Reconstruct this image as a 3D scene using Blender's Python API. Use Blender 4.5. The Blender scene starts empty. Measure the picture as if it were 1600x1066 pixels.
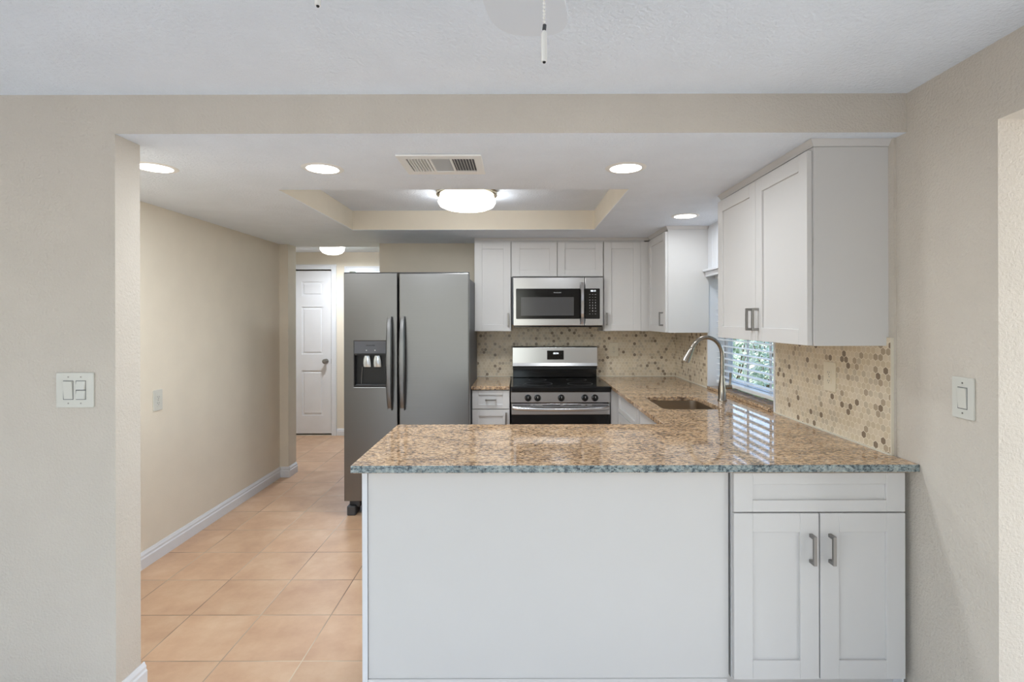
import bpy, bmesh, math, random
from mathutils import Matrix, Vector
random.seed(7)
PI = math.pi
S = bpy.context.scene
COL = S.collection

# ------------------------------------------------------------------ camera
cam = bpy.data.cameras.new('camera'); camo = bpy.data.objects.new('camera', cam); COL.objects.link(camo)
CAMZ = 1.435; F = 815.0
camo.location = (0, 0, CAMZ); camo.rotation_euler = (PI/2, math.radians(0.12), 0)
cam.sensor_width = 36; cam.lens = 36*F/1600
cam.shift_x = -10/1600; cam.shift_y = -35/1600; cam.clip_start = .05; cam.clip_end = 200
S.camera = camo

# ------------------------------------------------------------------ view, world, sun, daylight
S.view_settings.view_transform = 'Standard'; S.view_settings.look = 'None'
S.view_settings.exposure = 0.39; S.view_settings.gamma = 1.0; S.view_settings.use_curve_mapping = False
try:
    S.cycles.use_denoising = True
    S.cycles.max_bounces = 10; S.cycles.diffuse_bounces = 6; S.cycles.glossy_bounces = 5
    S.cycles.sample_clamp_indirect = 8
except Exception: pass
w = bpy.data.worlds.new('world'); S.world = w; w.use_nodes = True
wn = w.node_tree; bg = wn.nodes['Background']
sky = wn.nodes.new('ShaderNodeTexSky'); sky.sky_type = 'NISHITA'; sky.sun_disc = False
sky.sun_elevation = math.radians(50); sky.sun_rotation = math.radians(270)
wn.links.new(sky.outputs[0], bg.inputs[0]); bg.inputs[1].default_value = 0.42

def light(name, kind, loc, rot, energy, color=(1, 1, 1), **kw):
    l = bpy.data.lights.new(name, kind); l.energy = energy; l.color = color
    for k, v in kw.items(): setattr(l, k, v)
    o = bpy.data.objects.new(name, l); o.location = loc; o.rotation_euler = rot; COL.objects.link(o); return o
light('sun', 'SUN', (-3, 5, 8), (math.radians(8), math.radians(-42), 0), 4.0, (1, .96, .9), angle=math.radians(1.5))
DAY = (1.0, .985, .965)
# daylight through the dining room's picture window and sliding door, both behind the camera
light('daylight_rear_window', 'AREA', (-1.35, -3.42, 1.25), (PI/2+.12, 0, 0), 14, DAY, shape='RECTANGLE', size=3.0, size_y=1.75)
light('daylight_sliding_door', 'AREA', (-3.72, -1.2, 1.1), (PI/2, 0, -PI/2), 14, DAY, shape='RECTANGLE', size=2.2, size_y=1.9)
light('daylight_side_room', 'AREA', (3.72, .1, 1.25), (0, PI/2, 0), 52, DAY, shape='RECTANGLE', size=1.5, size_y=2.0)

# ------------------------------------------------------------------ materials
def lin(c):
    return tuple(((v/255)/12.92 if v/255 <= .04045 else ((v/255+.055)/1.055)**2.4) for v in c) + (1,)
class NT:
    def __init__(s, name):
        s.m = bpy.data.materials.new(name); s.m.use_nodes = True; s.t = s.m.node_tree
        s.b = s.t.nodes['Principled BSDF']
    def n(s, typ, **kw):
        o = s.t.nodes.new(typ)
        for k, v in kw.items():
            if isinstance(k, str) and hasattr(o, k): setattr(o, k, v)
        return o
    def l(s, a, b): s.t.links.new(a, b)
    def set(s, key, v): s.b.inputs[key].default_value = v
    def math(s, op, a, b=None, c=None):
        o = s.n('ShaderNodeMath', operation=op)
        for i, v in enumerate((a, b, c)):
            if v is None: continue
            if isinstance(v, (int, float)): o.inputs[i].default_value = v
            else: s.l(v, o.inputs[i])
        return o.outputs[0]
    def vm(s, op, a, b=None):
        o = s.n('ShaderNodeVectorMath', operation=op)
        for i, v in enumerate((a, b)):
            if v is None: continue
            if isinstance(v, (tuple, list)): o.inputs[i].default_value = v
            else: s.l(v, o.inputs[i])
        return o
    def ramp(s, fac, stops, interp='LINEAR'):
        o = s.n('ShaderNodeValToRGB'); o.color_ramp.interpolation = interp
        e = o.color_ramp.elements
        while len(e) < len(stops): e.new(.5)
        for k, (p, c) in enumerate(stops): e[k].position = p; e[k].color = c
        s.l(fac, o.inputs[0]); return o.outputs[0]
    def noise(s, scale, detail=2, rough=.5, vec=None):
        o = s.n('ShaderNodeTexNoise'); o.inputs['Scale'].default_value = scale
        o.inputs['Detail'].default_value = detail; o.inputs['Roughness'].default_value = rough
        if vec is not None: s.l(vec, o.inputs['Vector'])
        return o
    def geo(s):
        return s.n('ShaderNodeNewGeometry').outputs['Position']
    def bump(s, h, strength, dist):
        o = s.n('ShaderNodeBump'); o.inputs['Strength'].default_value = strength; o.inputs['Distance'].default_value = dist
        s.l(h, o.inputs['Height']); s.l(o.outputs[0], s.b.inputs['Normal'])
    def mix(s, fac, a, b):
        o = s.n('ShaderNodeMix', data_type='RGBA')
        for i, v in ((0, fac), (6, a), (7, b)):
            if isinstance(v, (int, float, tuple)): o.inputs[i].default_value = v
            else: s.l(v, o.inputs[i])
        return o.outputs[2]

def plain(name, rgb, rough=.5, metal=0, spec=.5, vary=.02, vscale=6, bump=0, bscale=200, bdist=.001):
    m = NT(name); p = m.geo()
    c = lin(rgb); f = m.noise(vscale, 3, .5, p).outputs[0]
    col = m.ramp(f, [(.3, tuple(max(0, v*(1-vary)) for v in c[:3])+(1,)), (.7, tuple(min(1, v*(1+vary)) for v in c[:3])+(1,))])
    m.l(col, m.b.inputs['Base Color']); m.set('Roughness', rough); m.set('Metallic', metal); m.set('Specular IOR Level', spec)
    if bump: m.bump(m.noise(bscale, 3, .6, p).outputs[0], bump, bdist)
    return m.m
M = {}
M['wall'] = plain('wall_paint', (203, 196, 186), .75, spec=.25, bump=.6, bscale=110, bdist=.007)
M['wall_warm'] = plain('hall_wall_paint', (222, 214, 199), .75, spec=.25, bump=.3, bscale=130, bdist=.002)
M['ceiling'] = plain('ceiling_paint', (230, 237, 246), .8, spec=.2, bump=.7, bscale=80, bdist=.008)
M['trim'] = plain('trim_paint', (220, 223, 228), .4)
M['cab'] = plain('cabinet_paint', (208, 207, 206), .42, vary=.006)
M['door'] = plain('door_paint', (222, 223, 226), .45)
M['plate'] = plain('switch_plastic', (204, 204, 197), .35)
M['ivory'] = plain('ivory_plastic', (224, 214, 192), .35)
M['black'] = plain('black_enamel', (7, 7, 8), .12)
M['blackmat'] = plain('black_plastic', (16, 16, 17), .4)
M['dark'] = plain('dark_gap', (28, 28, 30), .8)
M['charcoal'] = plain('charcoal_metal', (78, 80, 84), .5, .3)
M['casegrey'] = plain('appliance_case_grey', (92, 94, 99), .5, .3)
M['glasswin'] = plain('microwave_window', (76, 76, 77), .14)
M['nickel'] = plain('brushed_nickel', (150, 148, 145), .32, 1)
M['faucet'] = plain('faucet_nickel', (158, 150, 140), .22, 1)
M['chrome'] = plain('chrome', (215, 215, 218), .12, 1)
M['grout'] = plain('white_caulk', (214, 208, 192), .6)
M['white'] = plain('white_plastic', (236, 236, 234), .35)
M['slat'] = plain('blind_slat', (236, 238, 240), .4)
M['icon'] = plain('printed_legend', (190, 190, 190), .5)
M['fence'] = plain('fence_wood', (188, 190, 188), .8, vary=.1)
M['vinyl'] = plain('grey_vinyl_floor', (232, 229, 224), .5, vary=.03)
M['grass'] = plain('lawn', (96, 128, 62), .9, vary=.35, vscale=30)
M['bark'] = plain('bark', (92, 74, 58), .9)
M['brass'] = plain('polished_nickel_brass', (198, 186, 160), .2, 1)
M['sinksteel'] = plain('sink_steel', (190, 176, 158), .28, 1)

def steel(name, rgb, rough, axis):
    m = NT(name); p = m.geo()
    mp = m.n('ShaderNodeMapping'); m.l(p, mp.inputs[0])
    mp.inputs['Scale'].default_value = {'x': (2, 400, 400), 'z': (400, 400, 2)}[axis]
    f = m.noise(1, 2, .5, mp.outputs[0]).outputs[0]
    c = lin(rgb)
    m.l(m.ramp(f, [(.3, tuple(v*.98 for v in c[:3])+(1,)), (.7, tuple(min(1, v*1.02) for v in c[:3])+(1,))]), m.b.inputs['Base Color'])
    m.set('Metallic', 1); m.set('Roughness', rough)
    big = m.noise(2.2, 1, .4, p).outputs[0]
    h = m.math('ADD', m.math('MULTIPLY', f, .0002), m.math('MULTIPLY', big, .12))
    m.bump(h, .35, .02)
    return m.m
M['steel'] = steel('brushed_steel', (202, 202, 203), .24, 'x')
M['fridge'] = steel('fridge_steel', (127, 127, 127), .32, 'x')

# floor tiles: square grid of terracotta tiles
m = NT('floor_tile'); p = m.geo()
T = .3405
sep = m.n('ShaderNodeSeparateXYZ'); m.l(p, sep.inputs[0])
u = m.math('DIVIDE', m.math('ADD', sep.outputs[0], .911+T*20), T)
v = m.math('DIVIDE', m.math('ADD', sep.outputs[1], -2.188+T*20), T)
def edge(x):
    f = m.math('FRACT', x); return m.math('MINIMUM', f, m.math('SUBTRACT', 1.0, f))
e = m.math('MINIMUM', edge(u), edge(v))
cmb = m.n('ShaderNodeCombineXYZ'); m.l(m.math('FLOOR', u), cmb.inputs[0]); m.l(m.math('FLOOR', v), cmb.inputs[1])
wnz = m.n('ShaderNodeTexWhiteNoise'); wnz.noise_dimensions = '3D'; m.l(cmb.outputs[0], wnz.inputs['Vector'])
off = m.vm('SCALE', wnz.outputs['Color']); off.inputs['Scale'].default_value = 9
pp = m.vm('ADD', p, off.outputs[0]).outputs[0]
n1 = m.noise(4.5, 6, .62, pp).outputs[0]
c1 = m.ramp(n1, [(.28, lin((182, 146, 118))), (.5, lin((196, 161, 131))), (.72, lin((208, 178, 149)))])
hs = m.n('ShaderNodeHueSaturation'); m.l(c1, hs.inputs['Color'])
m.l(m.math('ADD', m.math('MULTIPLY', wnz.outputs['Value'], .09), .955), hs.inputs['Value'])
gn = m.noise(1.7, 3, .5, p).outputs[0]
gc = m.ramp(gn, [(.4, lin((112, 92, 74))), (.66, lin((206, 190, 166)))])
gm = m.math('LESS_THAN', e, .0075)
m.l(m.mix(gm, hs.outputs[0], gc), m.b.inputs['Base Color'])
m.set('Roughness', .42)
hh = m.math('ADD', m.math('MULTIPLY', m.math('MINIMUM', e, .014), 60), m.math('MULTIPLY', n1, .25))
m.bump(hh, .35, .002); M['floor'] = m.m

# hexagon mosaic, laid in the plane of the wall it covers
def hexmat(name, axis):
    m = NT(name); p = m.geo(); sp = m.n('ShaderNodeSeparateXYZ'); m.l(p, sp.inputs[0])
    s = .0285
    U = m.math('DIVIDE', m.math('ADD', sp.outputs[axis], 10), s)
    V = m.math('DIVIDE', m.math('ADD', sp.outputs[2], .003), s)
    R3 = 1.7320508
    def cell(ou, ov):
        uu = m.math('ADD', U, ou); vv = m.math('ADD', V, ov)
        return (m.math('SUBTRACT', m.math('MODULO', uu, 1.0), .5), m.math('SUBTRACT', m.math('MODULO', vv, R3), R3/2))
    ax, ay = cell(0, 0); bx, by = cell(.5, R3/2)
    dd = lambda x, y: m.math('ADD', m.math('MULTIPLY', x, x), m.math('MULTIPLY', y, y))
    sel = m.math('LESS_THAN', dd(ax, ay), dd(bx, by)); inv = m.math('SUBTRACT', 1.0, sel)
    pick = lambda a, b: m.math('ADD', m.math('MULTIPLY', a, sel), m.math('MULTIPLY', b, inv))
    gx, gy = pick(ax, bx), pick(ay, by)
    idx = m.math('ROUND', m.math('MULTIPLY', m.math('SUBTRACT', U, gx), 2.0))
    idy = m.math('ROUND', m.math('MULTIPLY', m.math('SUBTRACT', V, gy), 2/R3))
    absx, absy = m.math('ABSOLUTE', gx), m.math('ABSOLUTE', gy)
    hd = m.math('MAXIMUM', absx, m.math('ADD', m.math('MULTIPLY', absx, .5), m.math('MULTIPLY', absy, R3/2)))
    cb = m.n('ShaderNodeCombineXYZ'); m.l(idx, cb.inputs[0]); m.l(idy, cb.inputs[1])
    wz = m.n('ShaderNodeTexWhiteNoise'); wz.noise_dimensions = '2D'; m.l(cb.outputs[0], wz.inputs['Vector'])
    col = m.ramp(wz.outputs['Value'], [(0, lin((214, 199, 173))), (.24, lin((221, 207, 184))), (.46, lin((209, 194, 168))), (.60, lin((216, 203, 181))),
        (.72, lin((200, 187, 165))), (.87, lin((178, 162, 140))), (.94, lin((138, 122, 104)))], 'CONSTANT')
    nz = m.noise(60, 3, .6, p).outputs[0]
    hsv = m.n('ShaderNodeHueSaturation'); m.l(col, hsv.inputs['Color']); m.l(m.math('ADD', m.math('MULTIPLY', nz, .16), .92), hsv.inputs['Value'])
    g = m.math('GREATER_THAN', hd, .458)
    m.l(m.mix(g, hsv.outputs[0], lin((227, 216, 196))), m.b.inputs['Base Color'])
    m.l(m.math('ADD', m.math('MULTIPLY', g, .4), .24), m.b.inputs['Roughness'])
    m.bump(m.math('SUBTRACT', 1.0, m.math('MAXIMUM', hd, .43)), .4, .004)
    return m.m
M['hex_x'] = hexmat('hexagon_mosaic_back', 0)
M['hex_y'] = hexmat('hexagon_mosaic_side', 1)

def granite(name, cols, rough=.05):
    m = NT(name); p = m.geo()
    mp = m.n('ShaderNodeMapping'); m.l(p, mp.inputs[0]); mp.inputs['Scale'].default_value = (.62, 1, 1)
    q = mp.outputs[0]
    n1 = m.noise(80, 5, .75, q).outputs[0]
    n2 = m.noise(11, 3, .6, q).outputs[0]
    n3 = m.noise(170, 4, .7, q).outputs[0]
    a = m.math('ADD', m.math('MULTIPLY', n1, .78), m.math('MULTIPLY', n2, .22))
    base = m.ramp(a, [(.36, lin(cols[0])), (.45, lin(cols[1])), (.52, lin(cols[2])), (.62, lin(cols[3]))])
    sp = m.ramp(n3, [(.36, (1, 1, 1, 1)), (.43, (0, 0, 0, 1))])
    vo = m.n('ShaderNodeTexVoronoi'); vo.inputs['Scale'].default_value = 130; m.l(q, vo.inputs['Vector'])
    vs = m.n('ShaderNodeSeparateColor'); m.l(vo.outputs['Color'], vs.inputs[0])
    col = m.mix(m.math('MULTIPLY', sp, .9), base, lin(cols[4]))
    col = m.mix(m.math('MULTIPLY', m.math('GREATER_THAN', vs.outputs[0], .84), .55), col, lin(cols[5]))
    m.l(col, m.b.inputs['Base Color']); m.set('Roughness', rough); m.set('IOR', 1.55)
    return m.m
M['granite'] = granite('beige_granite', [(66, 52, 44), (136, 110, 88), (204, 171, 135), (228, 199, 164)] + [(50, 40, 36), (150, 140, 132)])
M['edge_daylight_tint'] = granite('granite_edge_painted_daylight', [(30, 36, 42), (84, 98, 104), (134, 148, 150), (176, 186, 184)] + [(16, 20, 30), (158, 162, 156)], .2)  # same granite turned blue-grey: cool daylight reflection painted into the front edge

def emis(name, rgb, strength):
    m = NT(name); m.set('Base Color', (.9, .9, .9, 1)); m.b.inputs['Emission Color'].default_value = lin(rgb)
    m.set('Emission Strength', strength); return m.m
M['lens'] = emis('lit_lens', (255, 250, 242), 6)
M['domeglow'] = emis('lit_glass_dome', (255, 248, 238), 3.2)
M['digits'] = emis('display_digits', (225, 235, 245), 1.5)
m = NT('window_glass'); m.set('Roughness', .0); m.set('Transmission Weight', 1.0); m.set('IOR', 1.05); m.set('Base Color', (1, 1, 1, 1)); M['glass'] = m.m
m = NT('leaf'); p = m.geo(); nz = m.noise(9, 2, .5, p).outputs[0]
m.l(m.ramp(nz, [(.3, lin((120, 134, 112))), (.5, lin((176, 190, 164))), (.7, lin((220, 226, 210)))]), m.b.inputs['Base Color'])
m.set('Roughness', .5); M['leaf'] = m.m

# ------------------------------------------------------------------ mesh helpers
def B(): return bmesh.new()
def box(bm, x0, x1, y0, y1, z0, z1):
    if x0 > x1: x0, x1 = x1, x0
    if y0 > y1: y0, y1 = y1, y0
    v = [bm.verts.new(c) for c in ((x0,y0,z0),(x1,y0,z0),(x1,y1,z0),(x0,y1,z0),(x0,y0,z1),(x1,y0,z1),(x1,y1,z1),(x0,y1,z1))]
    for f in ((0,3,2,1),(4,5,6,7),(0,1,5,4),(1,2,6,5),(2,3,7,6),(3,0,4,7)): bm.faces.new([v[i] for i in f])
    return bm
def frame_for(d):
    d = d.normalized(); a = Vector((0,0,1)) if abs(d.z) < .9 else Vector((0,1,0))
    x = d.cross(a).normalized(); return x, d.cross(x).normalized()
def tube(bm, pts, rad, seg=12, caps=True, sx=1.0):
    pts = [Vector(p) for p in pts]; n = len(pts)
    if not isinstance(rad, (list, tuple)): rad = [rad]*n
    rings = []; px = None
    for i, p in enumerate(pts):
        d = (pts[min(i+1, n-1)]-pts[max(i-1, 0)]).normalized()
        if px is None: x, y = frame_for(d)
        else: x = (px-d*px.dot(d)).normalized(); y = d.cross(x)
        px = x
        rings.append([bm.verts.new(p+(x*math.cos(2*PI*k/seg)*sx+y*math.sin(2*PI*k/seg))*rad[i]) for k in range(seg)])
    for a, b in zip(rings, rings[1:]):
        for k in range(seg): bm.faces.new((a[k], a[(k+1)%seg], b[(k+1)%seg], b[k]))
    if caps: bm.faces.new(rings[0][::-1]); bm.faces.new(rings[-1])
    return bm
def lathe(bm, prof, c=(0,0,0), seg=32, axis='z'):
    """prof: list of (r, h); closed with caps when r>0 at the ends"""
    rings = []
    for r, h in prof:
        ring = []
        for k in range(seg):
            a = 2*PI*k/seg; q = (r*math.cos(a), r*math.sin(a), h)
            if axis == 'y': q = (q[0], h, q[1])
            if axis == 'x': q = (h, q[0], q[1])
            ring.append(bm.verts.new((q[0]+c[0], q[1]+c[1], q[2]+c[2])))
        rings.append(ring)
    for a, b in zip(rings, rings[1:]):
        for k in range(seg): bm.faces.new((a[k], a[(k+1)%seg], b[(k+1)%seg], b[k]))
    bm.faces.new(rings[0][::-1]); bm.faces.new(rings[-1])
    bmesh.ops.recalc_face_normals(bm, faces=bm.faces[:]); return bm
def slab(bm, outer, holes, a0, a1, plane='xy'):
    """extrude a polygon with holes; plane xy -> a is z, xz -> a is y, yz -> a is x"""
    t = B(); es = []
    def P(u, v, a): return {'xy': (u, v, a), 'xz': (u, a, v), 'yz': (a, u, v)}[plane]
    for loop in [outer]+list(holes):
        vs = [t.verts.new(P(u, v, a0)) for u, v in loop]
        for i in range(len(vs)): es.append(t.edges.new((vs[i], vs[(i+1)%len(vs)])))
    bmesh.ops.triangle_fill(t, use_beauty=True, edges=es)
    d = Vector(P(0, 0, a1))-Vector(P(0, 0, a0))
    r = bmesh.ops.extrude_face_region(t, geom=t.faces[:])
    bmesh.ops.translate(t, vec=d, verts=[g for g in r['geom'] if isinstance(g, bmesh.types.BMVert)])
    bmesh.ops.recalc_face_normals(t, faces=t.faces[:])
    bmesh.ops.dissolve_limit(t, angle_limit=.01, verts=t.verts[:], edges=t.edges[:])
    me = bpy.data.meshes.new('tmp'); t.to_mesh(me); t.free(); bm.from_mesh(me); bpy.data.meshes.remove(me)
    return bm
def rect(x0, x1, y0, y1): return [(x0,y0),(x1,y0),(x1,y1),(x0,y1)]
def rrect(x0, x1, y0, y1, r, n=5):
    out = []
    for cx, cy, a0 in ((x1-r,y1-r,0),(x0+r,y1-r,PI/2),(x0+r,y0+r,PI),(x1-r,y0+r,1.5*PI)):
        for k in range(n+1):
            a = a0+PI/2*k/n; out.append((cx+r*math.cos(a), cy+r*math.sin(a)))
    return out
def loft(bm, rings, cap0=True, cap1=True):
    R = [[bm.verts.new(p) for p in r] for r in rings]; n = len(R[0])
    for a, b in zip(R, R[1:]):
        for k in range(n): bm.faces.new((a[k], a[(k+1)%n], b[(k+1)%n], b[k]))
    if cap0: bm.faces.new(R[0][::-1])
    if cap1: bm.faces.new(R[-1])
    bmesh.ops.recalc_face_normals(bm, faces=bm.faces[:]); return bm
ROOT = {}
def obj(name, bm, mat, parent=None, bev=0, seg=2, smooth=False, loc=None, label=None):
    o = bpy.data.objects.new(name, bpy.data.meshes.new(name)); COL.objects.link(o)
    org = Vector(loc) if loc else Vector((0, 0, 0))
    if parent is not None: org = ROOT[parent.name]
    bm.transform(Matrix.Translation(-org)); bm.normal_update(); bm.to_mesh(o.data); bm.free()
    for mm in (mat if isinstance(mat, (list, tuple)) else [mat]): o.data.materials.append(M[mm])
    if parent is not None: o.parent = parent
    else: o.location = org
    ROOT[o.name] = org
    if smooth:
        for f in o.data.polygons: f.use_smooth = True
        try: o.data.set_sharp_from_angle(angle=math.radians(35))
        except Exception: pass
    if bev:
        md = o.modifiers.new('bevel', 'BEVEL'); md.width = bev; md.segments = seg; md.limit_method = 'ANGLE'; md.angle_limit = math.radians(40)
    if label: o['label'] = label
    return o
def thing(name, label, cat, loc=(0,0,0), group=None):
    o = bpy.data.objects.new(name, None); COL.objects.link(o); o.location = loc; o.empty_display_size = .1
    ROOT[o.name] = Vector(loc); o['label'] = label; o['category'] = cat
    if group: o['group'] = group
    return o
def tag(o, label, cat, group=None):
    o['label'] = label; o['category'] = cat
    if group: o['group'] = group
    return o
def struct(name, bm, mat, **kw):
    o = obj(name, bm, mat, **kw); o['kind'] = 'structure'; return o
def text(bm, body, size, loc, rot=(PI/2, 0, 0), depth=.0004, fat=0):
    cu = bpy.data.curves.new('t', 'FONT'); cu.body = body; cu.size = size; cu.extrude = depth; cu.offset = fat; cu.align_x = 'CENTER'; cu.align_y = 'CENTER'; cu.resolution_u = 3
    to = bpy.data.objects.new('t', cu); COL.objects.link(to); to.location = loc; to.rotation_euler = rot
    bpy.context.view_layer.update(); dg = bpy.context.evaluated_depsgraph_get(); ev = to.evaluated_get(dg); me = ev.to_mesh()
    me.transform(to.matrix_world); bm.from_mesh(me); ev.to_mesh_clear(); bpy.data.objects.remove(to); bpy.data.curves.remove(cu); return bm

# ------------------------------------------------------------------ the setting
ZC, ZT = 2.115, 2.258            # dropped kitchen ceiling, main ceiling
XL, XR = -2.17, 1.425            # kitchen side walls
YP0, YP1 = 1.911, 2.037          # partition with the beam
YB, TB = 4.70, 4.69              # back wall, face of its tiles
XT = 1.407                       # face of the side tiles
YH = 6.43
struct('floor', box(B(), -3.7, 1.545, 1.85, 6.55, -.08, 0), 'floor')
struct('floor_dining', box(B(), -3.7, 3.7, -3.4, 1.8499, -.08, 0), 'vinyl')
struct('ceiling', box(B(), -3.7, 3.7, -3.4, YP0+.06, ZT, ZT+.08), 'ceiling')
# dropped ceiling with the tray; its top board closes the tray
b = slab(B(), rect(XL-.1, 1.545, YP0+.001, 4.93), [rect(-1.265, .583, 2.744, 3.987)], ZC, ZC+.002)
struct('ceiling_kitchen', b, 'ceiling')
struct('ceiling_tray', box(B(), -1.38, .70, 2.63, 4.10, ZT+.004, ZT+.03), 'ceiling')
struct('wall_tray', slab(B(), rect(-1.38, .70, 2.63, 4.10), [rect(-1.265, .583, 2.744, 3.987)], ZC+.0021, ZT+.004), 'wall_warm')
struct('ceiling_hall', box(B(), -3.7, 1.545, 4.9301, 6.55, ZT, ZT+.08), 'ceiling')
# partition: full wall on the left, beam over the opening
b = box(B(), -3.7, -1.477, YP0, YP1, 0, ZT); box(b, -1.477, XR, YP0+.0005, YP1, ZC+.0022, ZT)
box(b, -1.477, XR, YP0, YP0+.0009, ZC, ZT)
struct('wall_partition', b, 'wall')
struct('wall_left', box(B(), XL-.1, XL, YP1, 4.735, 0, ZC), 'wall_warm')
struct('wall_stub', box(B(), XL-.1, -2.09, 4.735, 4.90, 0, ZC), 'wall_warm')
struct('wall_back', box(B(), -1.25, 1.545, YB, 4.93, 0, ZC), 'wall_warm')
# right wall with the kitchen window and the doorway near the camera
WY0, WY1, WZ0, WZ1 = 2.87, 3.87, .914, 1.77
b = slab(B(), rect(-3.4, YB, 0, ZT), [rect(WY0, WY1, WZ0, WZ1), rect(.45, 1.549, .001, 2.024)], XR, 1.545, 'yz')
struct('wall_right', b, 'wall')
struct('wall_rear', slab(B(), rect(-3.7, 3.7, 0, ZT), [rect(-2.85, .15, .37, 2.12)], -3.4, -3.3, 'xz'), 'wall')
struct('wall_dining', slab(B(), rect(-3.3, YP0, 0, ZT), [rect(-2.3, -.1, .03, 2.05)], -3.7, -3.6, 'yz'), 'wall')
struct('wall_side_room', slab(B(), rect(-3.3, 1.95, 0, ZT), [rect(-.95, 1.15, .5, 2.02)], 3.6, 3.7, 'yz'), 'wall')
struct('wall_side_room_end', box(B(), 1.545, 3.6, 1.86, 1.95, 0, ZT), 'wall')
# hall
DX0, DX1 = -2.77, -2.312; GX0, GX1 = -2.075, -1.27
b = slab(B(), rect(-3.7, 1.545, 0, ZT), [rect(DX0-.02, DX1+.02, .0005, 2.06), rect(GX0, GX1, .0005, 2.035)], YH, YH+.12, 'xz')
struct('wall_hall', b, 'wall_warm')
struct('wall_hall_left', box(B(), -3.7, -3.6, 4.8, YH, 0, ZT), 'wall_warm')
struct('wall_hall_front', box(B(), -3.6, XL-.1, 4.80, 4.90, 0, ZT), 'wall_warm')
struct('wall_hall_right', box(B(), 1.445, 1.545, 4.93, YH, 0, ZT), 'wall_warm')
struct('floor_closet', box(B(), -3.0, -2.2, 6.5501, 6.85, -.08, -.001), 'floor')
struct('wall_closet', box(box(box(box(B(), -3.0, -2.15, 6.85, 6.9, 0, ZT), -3.05, -3.0, 6.5501, 6.9, 0, ZT), -2.2, -2.15, 6.5501, 6.85, 0, ZT), -3.0, -2.2, 6.5501, 6.85, 2.15, ZT), 'wall_warm')

def baseboard(name, p0, p1, n, h=.095, t=.015):
    """p0-p1 run along the wall, n = direction out of the wall"""
    p0, p1, n = Vector(p0), Vector(p1), Vector(n)
    prof = [(0,0),(t,0),(t,h*.62),(t*.72,h*.70),(t*.72,h*.82),(t*.4,h*.93),(t*.25,h),(0,h)]
    bm = B(); rs = [[tuple(q+n*a+Vector((0,0,z))) for a, z in prof] for q in (p0, p1)]
    loft(bm, rs); return struct(name, bm, 'trim')
baseboard('baseboard_left', (XL, YP1, 0), (XL, 4.735, 0), (1,0,0))
baseboard('baseboard_stub_front', (XL+.015, 4.735, 0), (-2.075, 4.735, 0), (0,-1,0))
baseboard('baseboard_stub_side', (-2.09, 4.735, 0), (-2.09, 4.90, 0), (1,0,0))
baseboard('baseboard_partition_end', (-1.477, YP0-.015, 0), (-1.477, YP1+.015, 0), (1,0,0), .088)
baseboard('baseboard_partition', (-3.6, YP0, 0), (-1.462, YP0, 0), (0,-1,0), .088)
baseboard('baseboard_hall', (DX1+.075, YH, 0), (GX0-.067, YH, 0), (0,-1,0), .085)
# casings of the two hall doors
def casing(name, x0, x1, z1, wd, y=YH):
    bm = B(); t = .018
    box(bm, x0-wd, x0, y-t, y, 0, z1+wd); box(bm, x1, x1+wd, y-t, y, 0, z1+wd); box(bm, x0, x1, y-t, y, z1, z1+wd)
    t2 = .026; e = .012
    box(bm, x0-wd, x0-wd+e, y-t2, y-t, 0, z1+wd); box(bm, x1+wd-e, x1+wd, y-t2, y-t, 0, z1+wd); box(bm, x0-wd+e, x1+wd-e, y-t2, y-t, z1+wd-e, z1+wd)
    return struct(name, bm, 'trim', bev=.002)
casing('trim_1', DX0-.006, DX1+.012, 2.045, .06)
casing('trim_2', GX0, GX1, 2.02, .062)
# closet door: three raised panels, round knob
dz = (.022, 2.03)
holes = [rect(DX0+.095, DX1-.10, 1.72, 1.895), rect(DX0+.095, DX1-.10, 1.00, 1.585), rect(DX0+.095, DX1-.10, .245, .80)]
d = slab(B(), rect(DX0, DX1, *dz), holes, YH+.012, YH+.047, 'xz')
for h in holes:
    (x0, z0), (x1, z1) = h[0], h[2]; box(d, x0, x1, YH+.022, YH+.045, z0, z1)
    a = .022; q = .008
    loft(d, [[(x0+a,YH+.022,z0+a),(x1-a,YH+.022,z0+a),(x1-a,YH+.022,z1-a),(x0+a,YH+.022,z1-a)],
             [(x0+a+q,YH+.014,z0+a+q),(x1-a-q,YH+.014,z0+a+q),(x1-a-q,YH+.014,z1-a-q),(x0+a+q,YH+.014,z1-a-q)]])
door1 = struct('door_1', d, 'door')
bm = lathe(B(), [(.030, YH+.012), (.030, YH+.004), (.012, YH), (.012, YH-.02), (.026, YH-.034), (.030, YH-.05), (.022, YH-.062), (.006, YH-.066)], (DX1-.062, 0, .915), 24, 'y')
obj('door_knob', bm, 'nickel', door1, smooth=True, label='round brushed metal knob')
bm = B()
for z in (.915,): box(bm, DX1-.001, DX1+.004, YH+.008, YH+.03, z-.03, z+.03)
obj('latch_plate', bm, 'nickel', door1)
# second hall door: glazed
d = slab(B(), rect(GX0+.004, GX1-.004, .01, 2.015), [rect(GX0+.028, GX1-.028, .25, 1.985)], YH+.03, YH+.07, 'xz')
door2 = struct('door_2', d, 'door', bev=.002)
obj('door_glass', box(B(), GX0+.028, GX1-.028, YH+.048, YH+.052, .25, 1.985), 'glass', door2)
bm = lathe(B(), [(.026, YH+.03), (.026, YH+.022), (.01, YH+.018), (.01, YH), (.024, YH-.012), (.026, YH-.028), (.006, YH-.036)], (GX1-.02, 0, .95), 20, 'y')
obj('door_knob', bm, 'nickel', door2, smooth=True)

# furred-out strip of the right wall inside the kitchen, behind tiles and cabinets
XK = 1.415
struct('wall_right_kitchen', slab(B(), rect(1.966, TB, 0, ZC-.0005), [rect(WY0, WY1, WZ0, WZ1)], XK, XR-.0002, 'yz'), 'wall')
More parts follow.
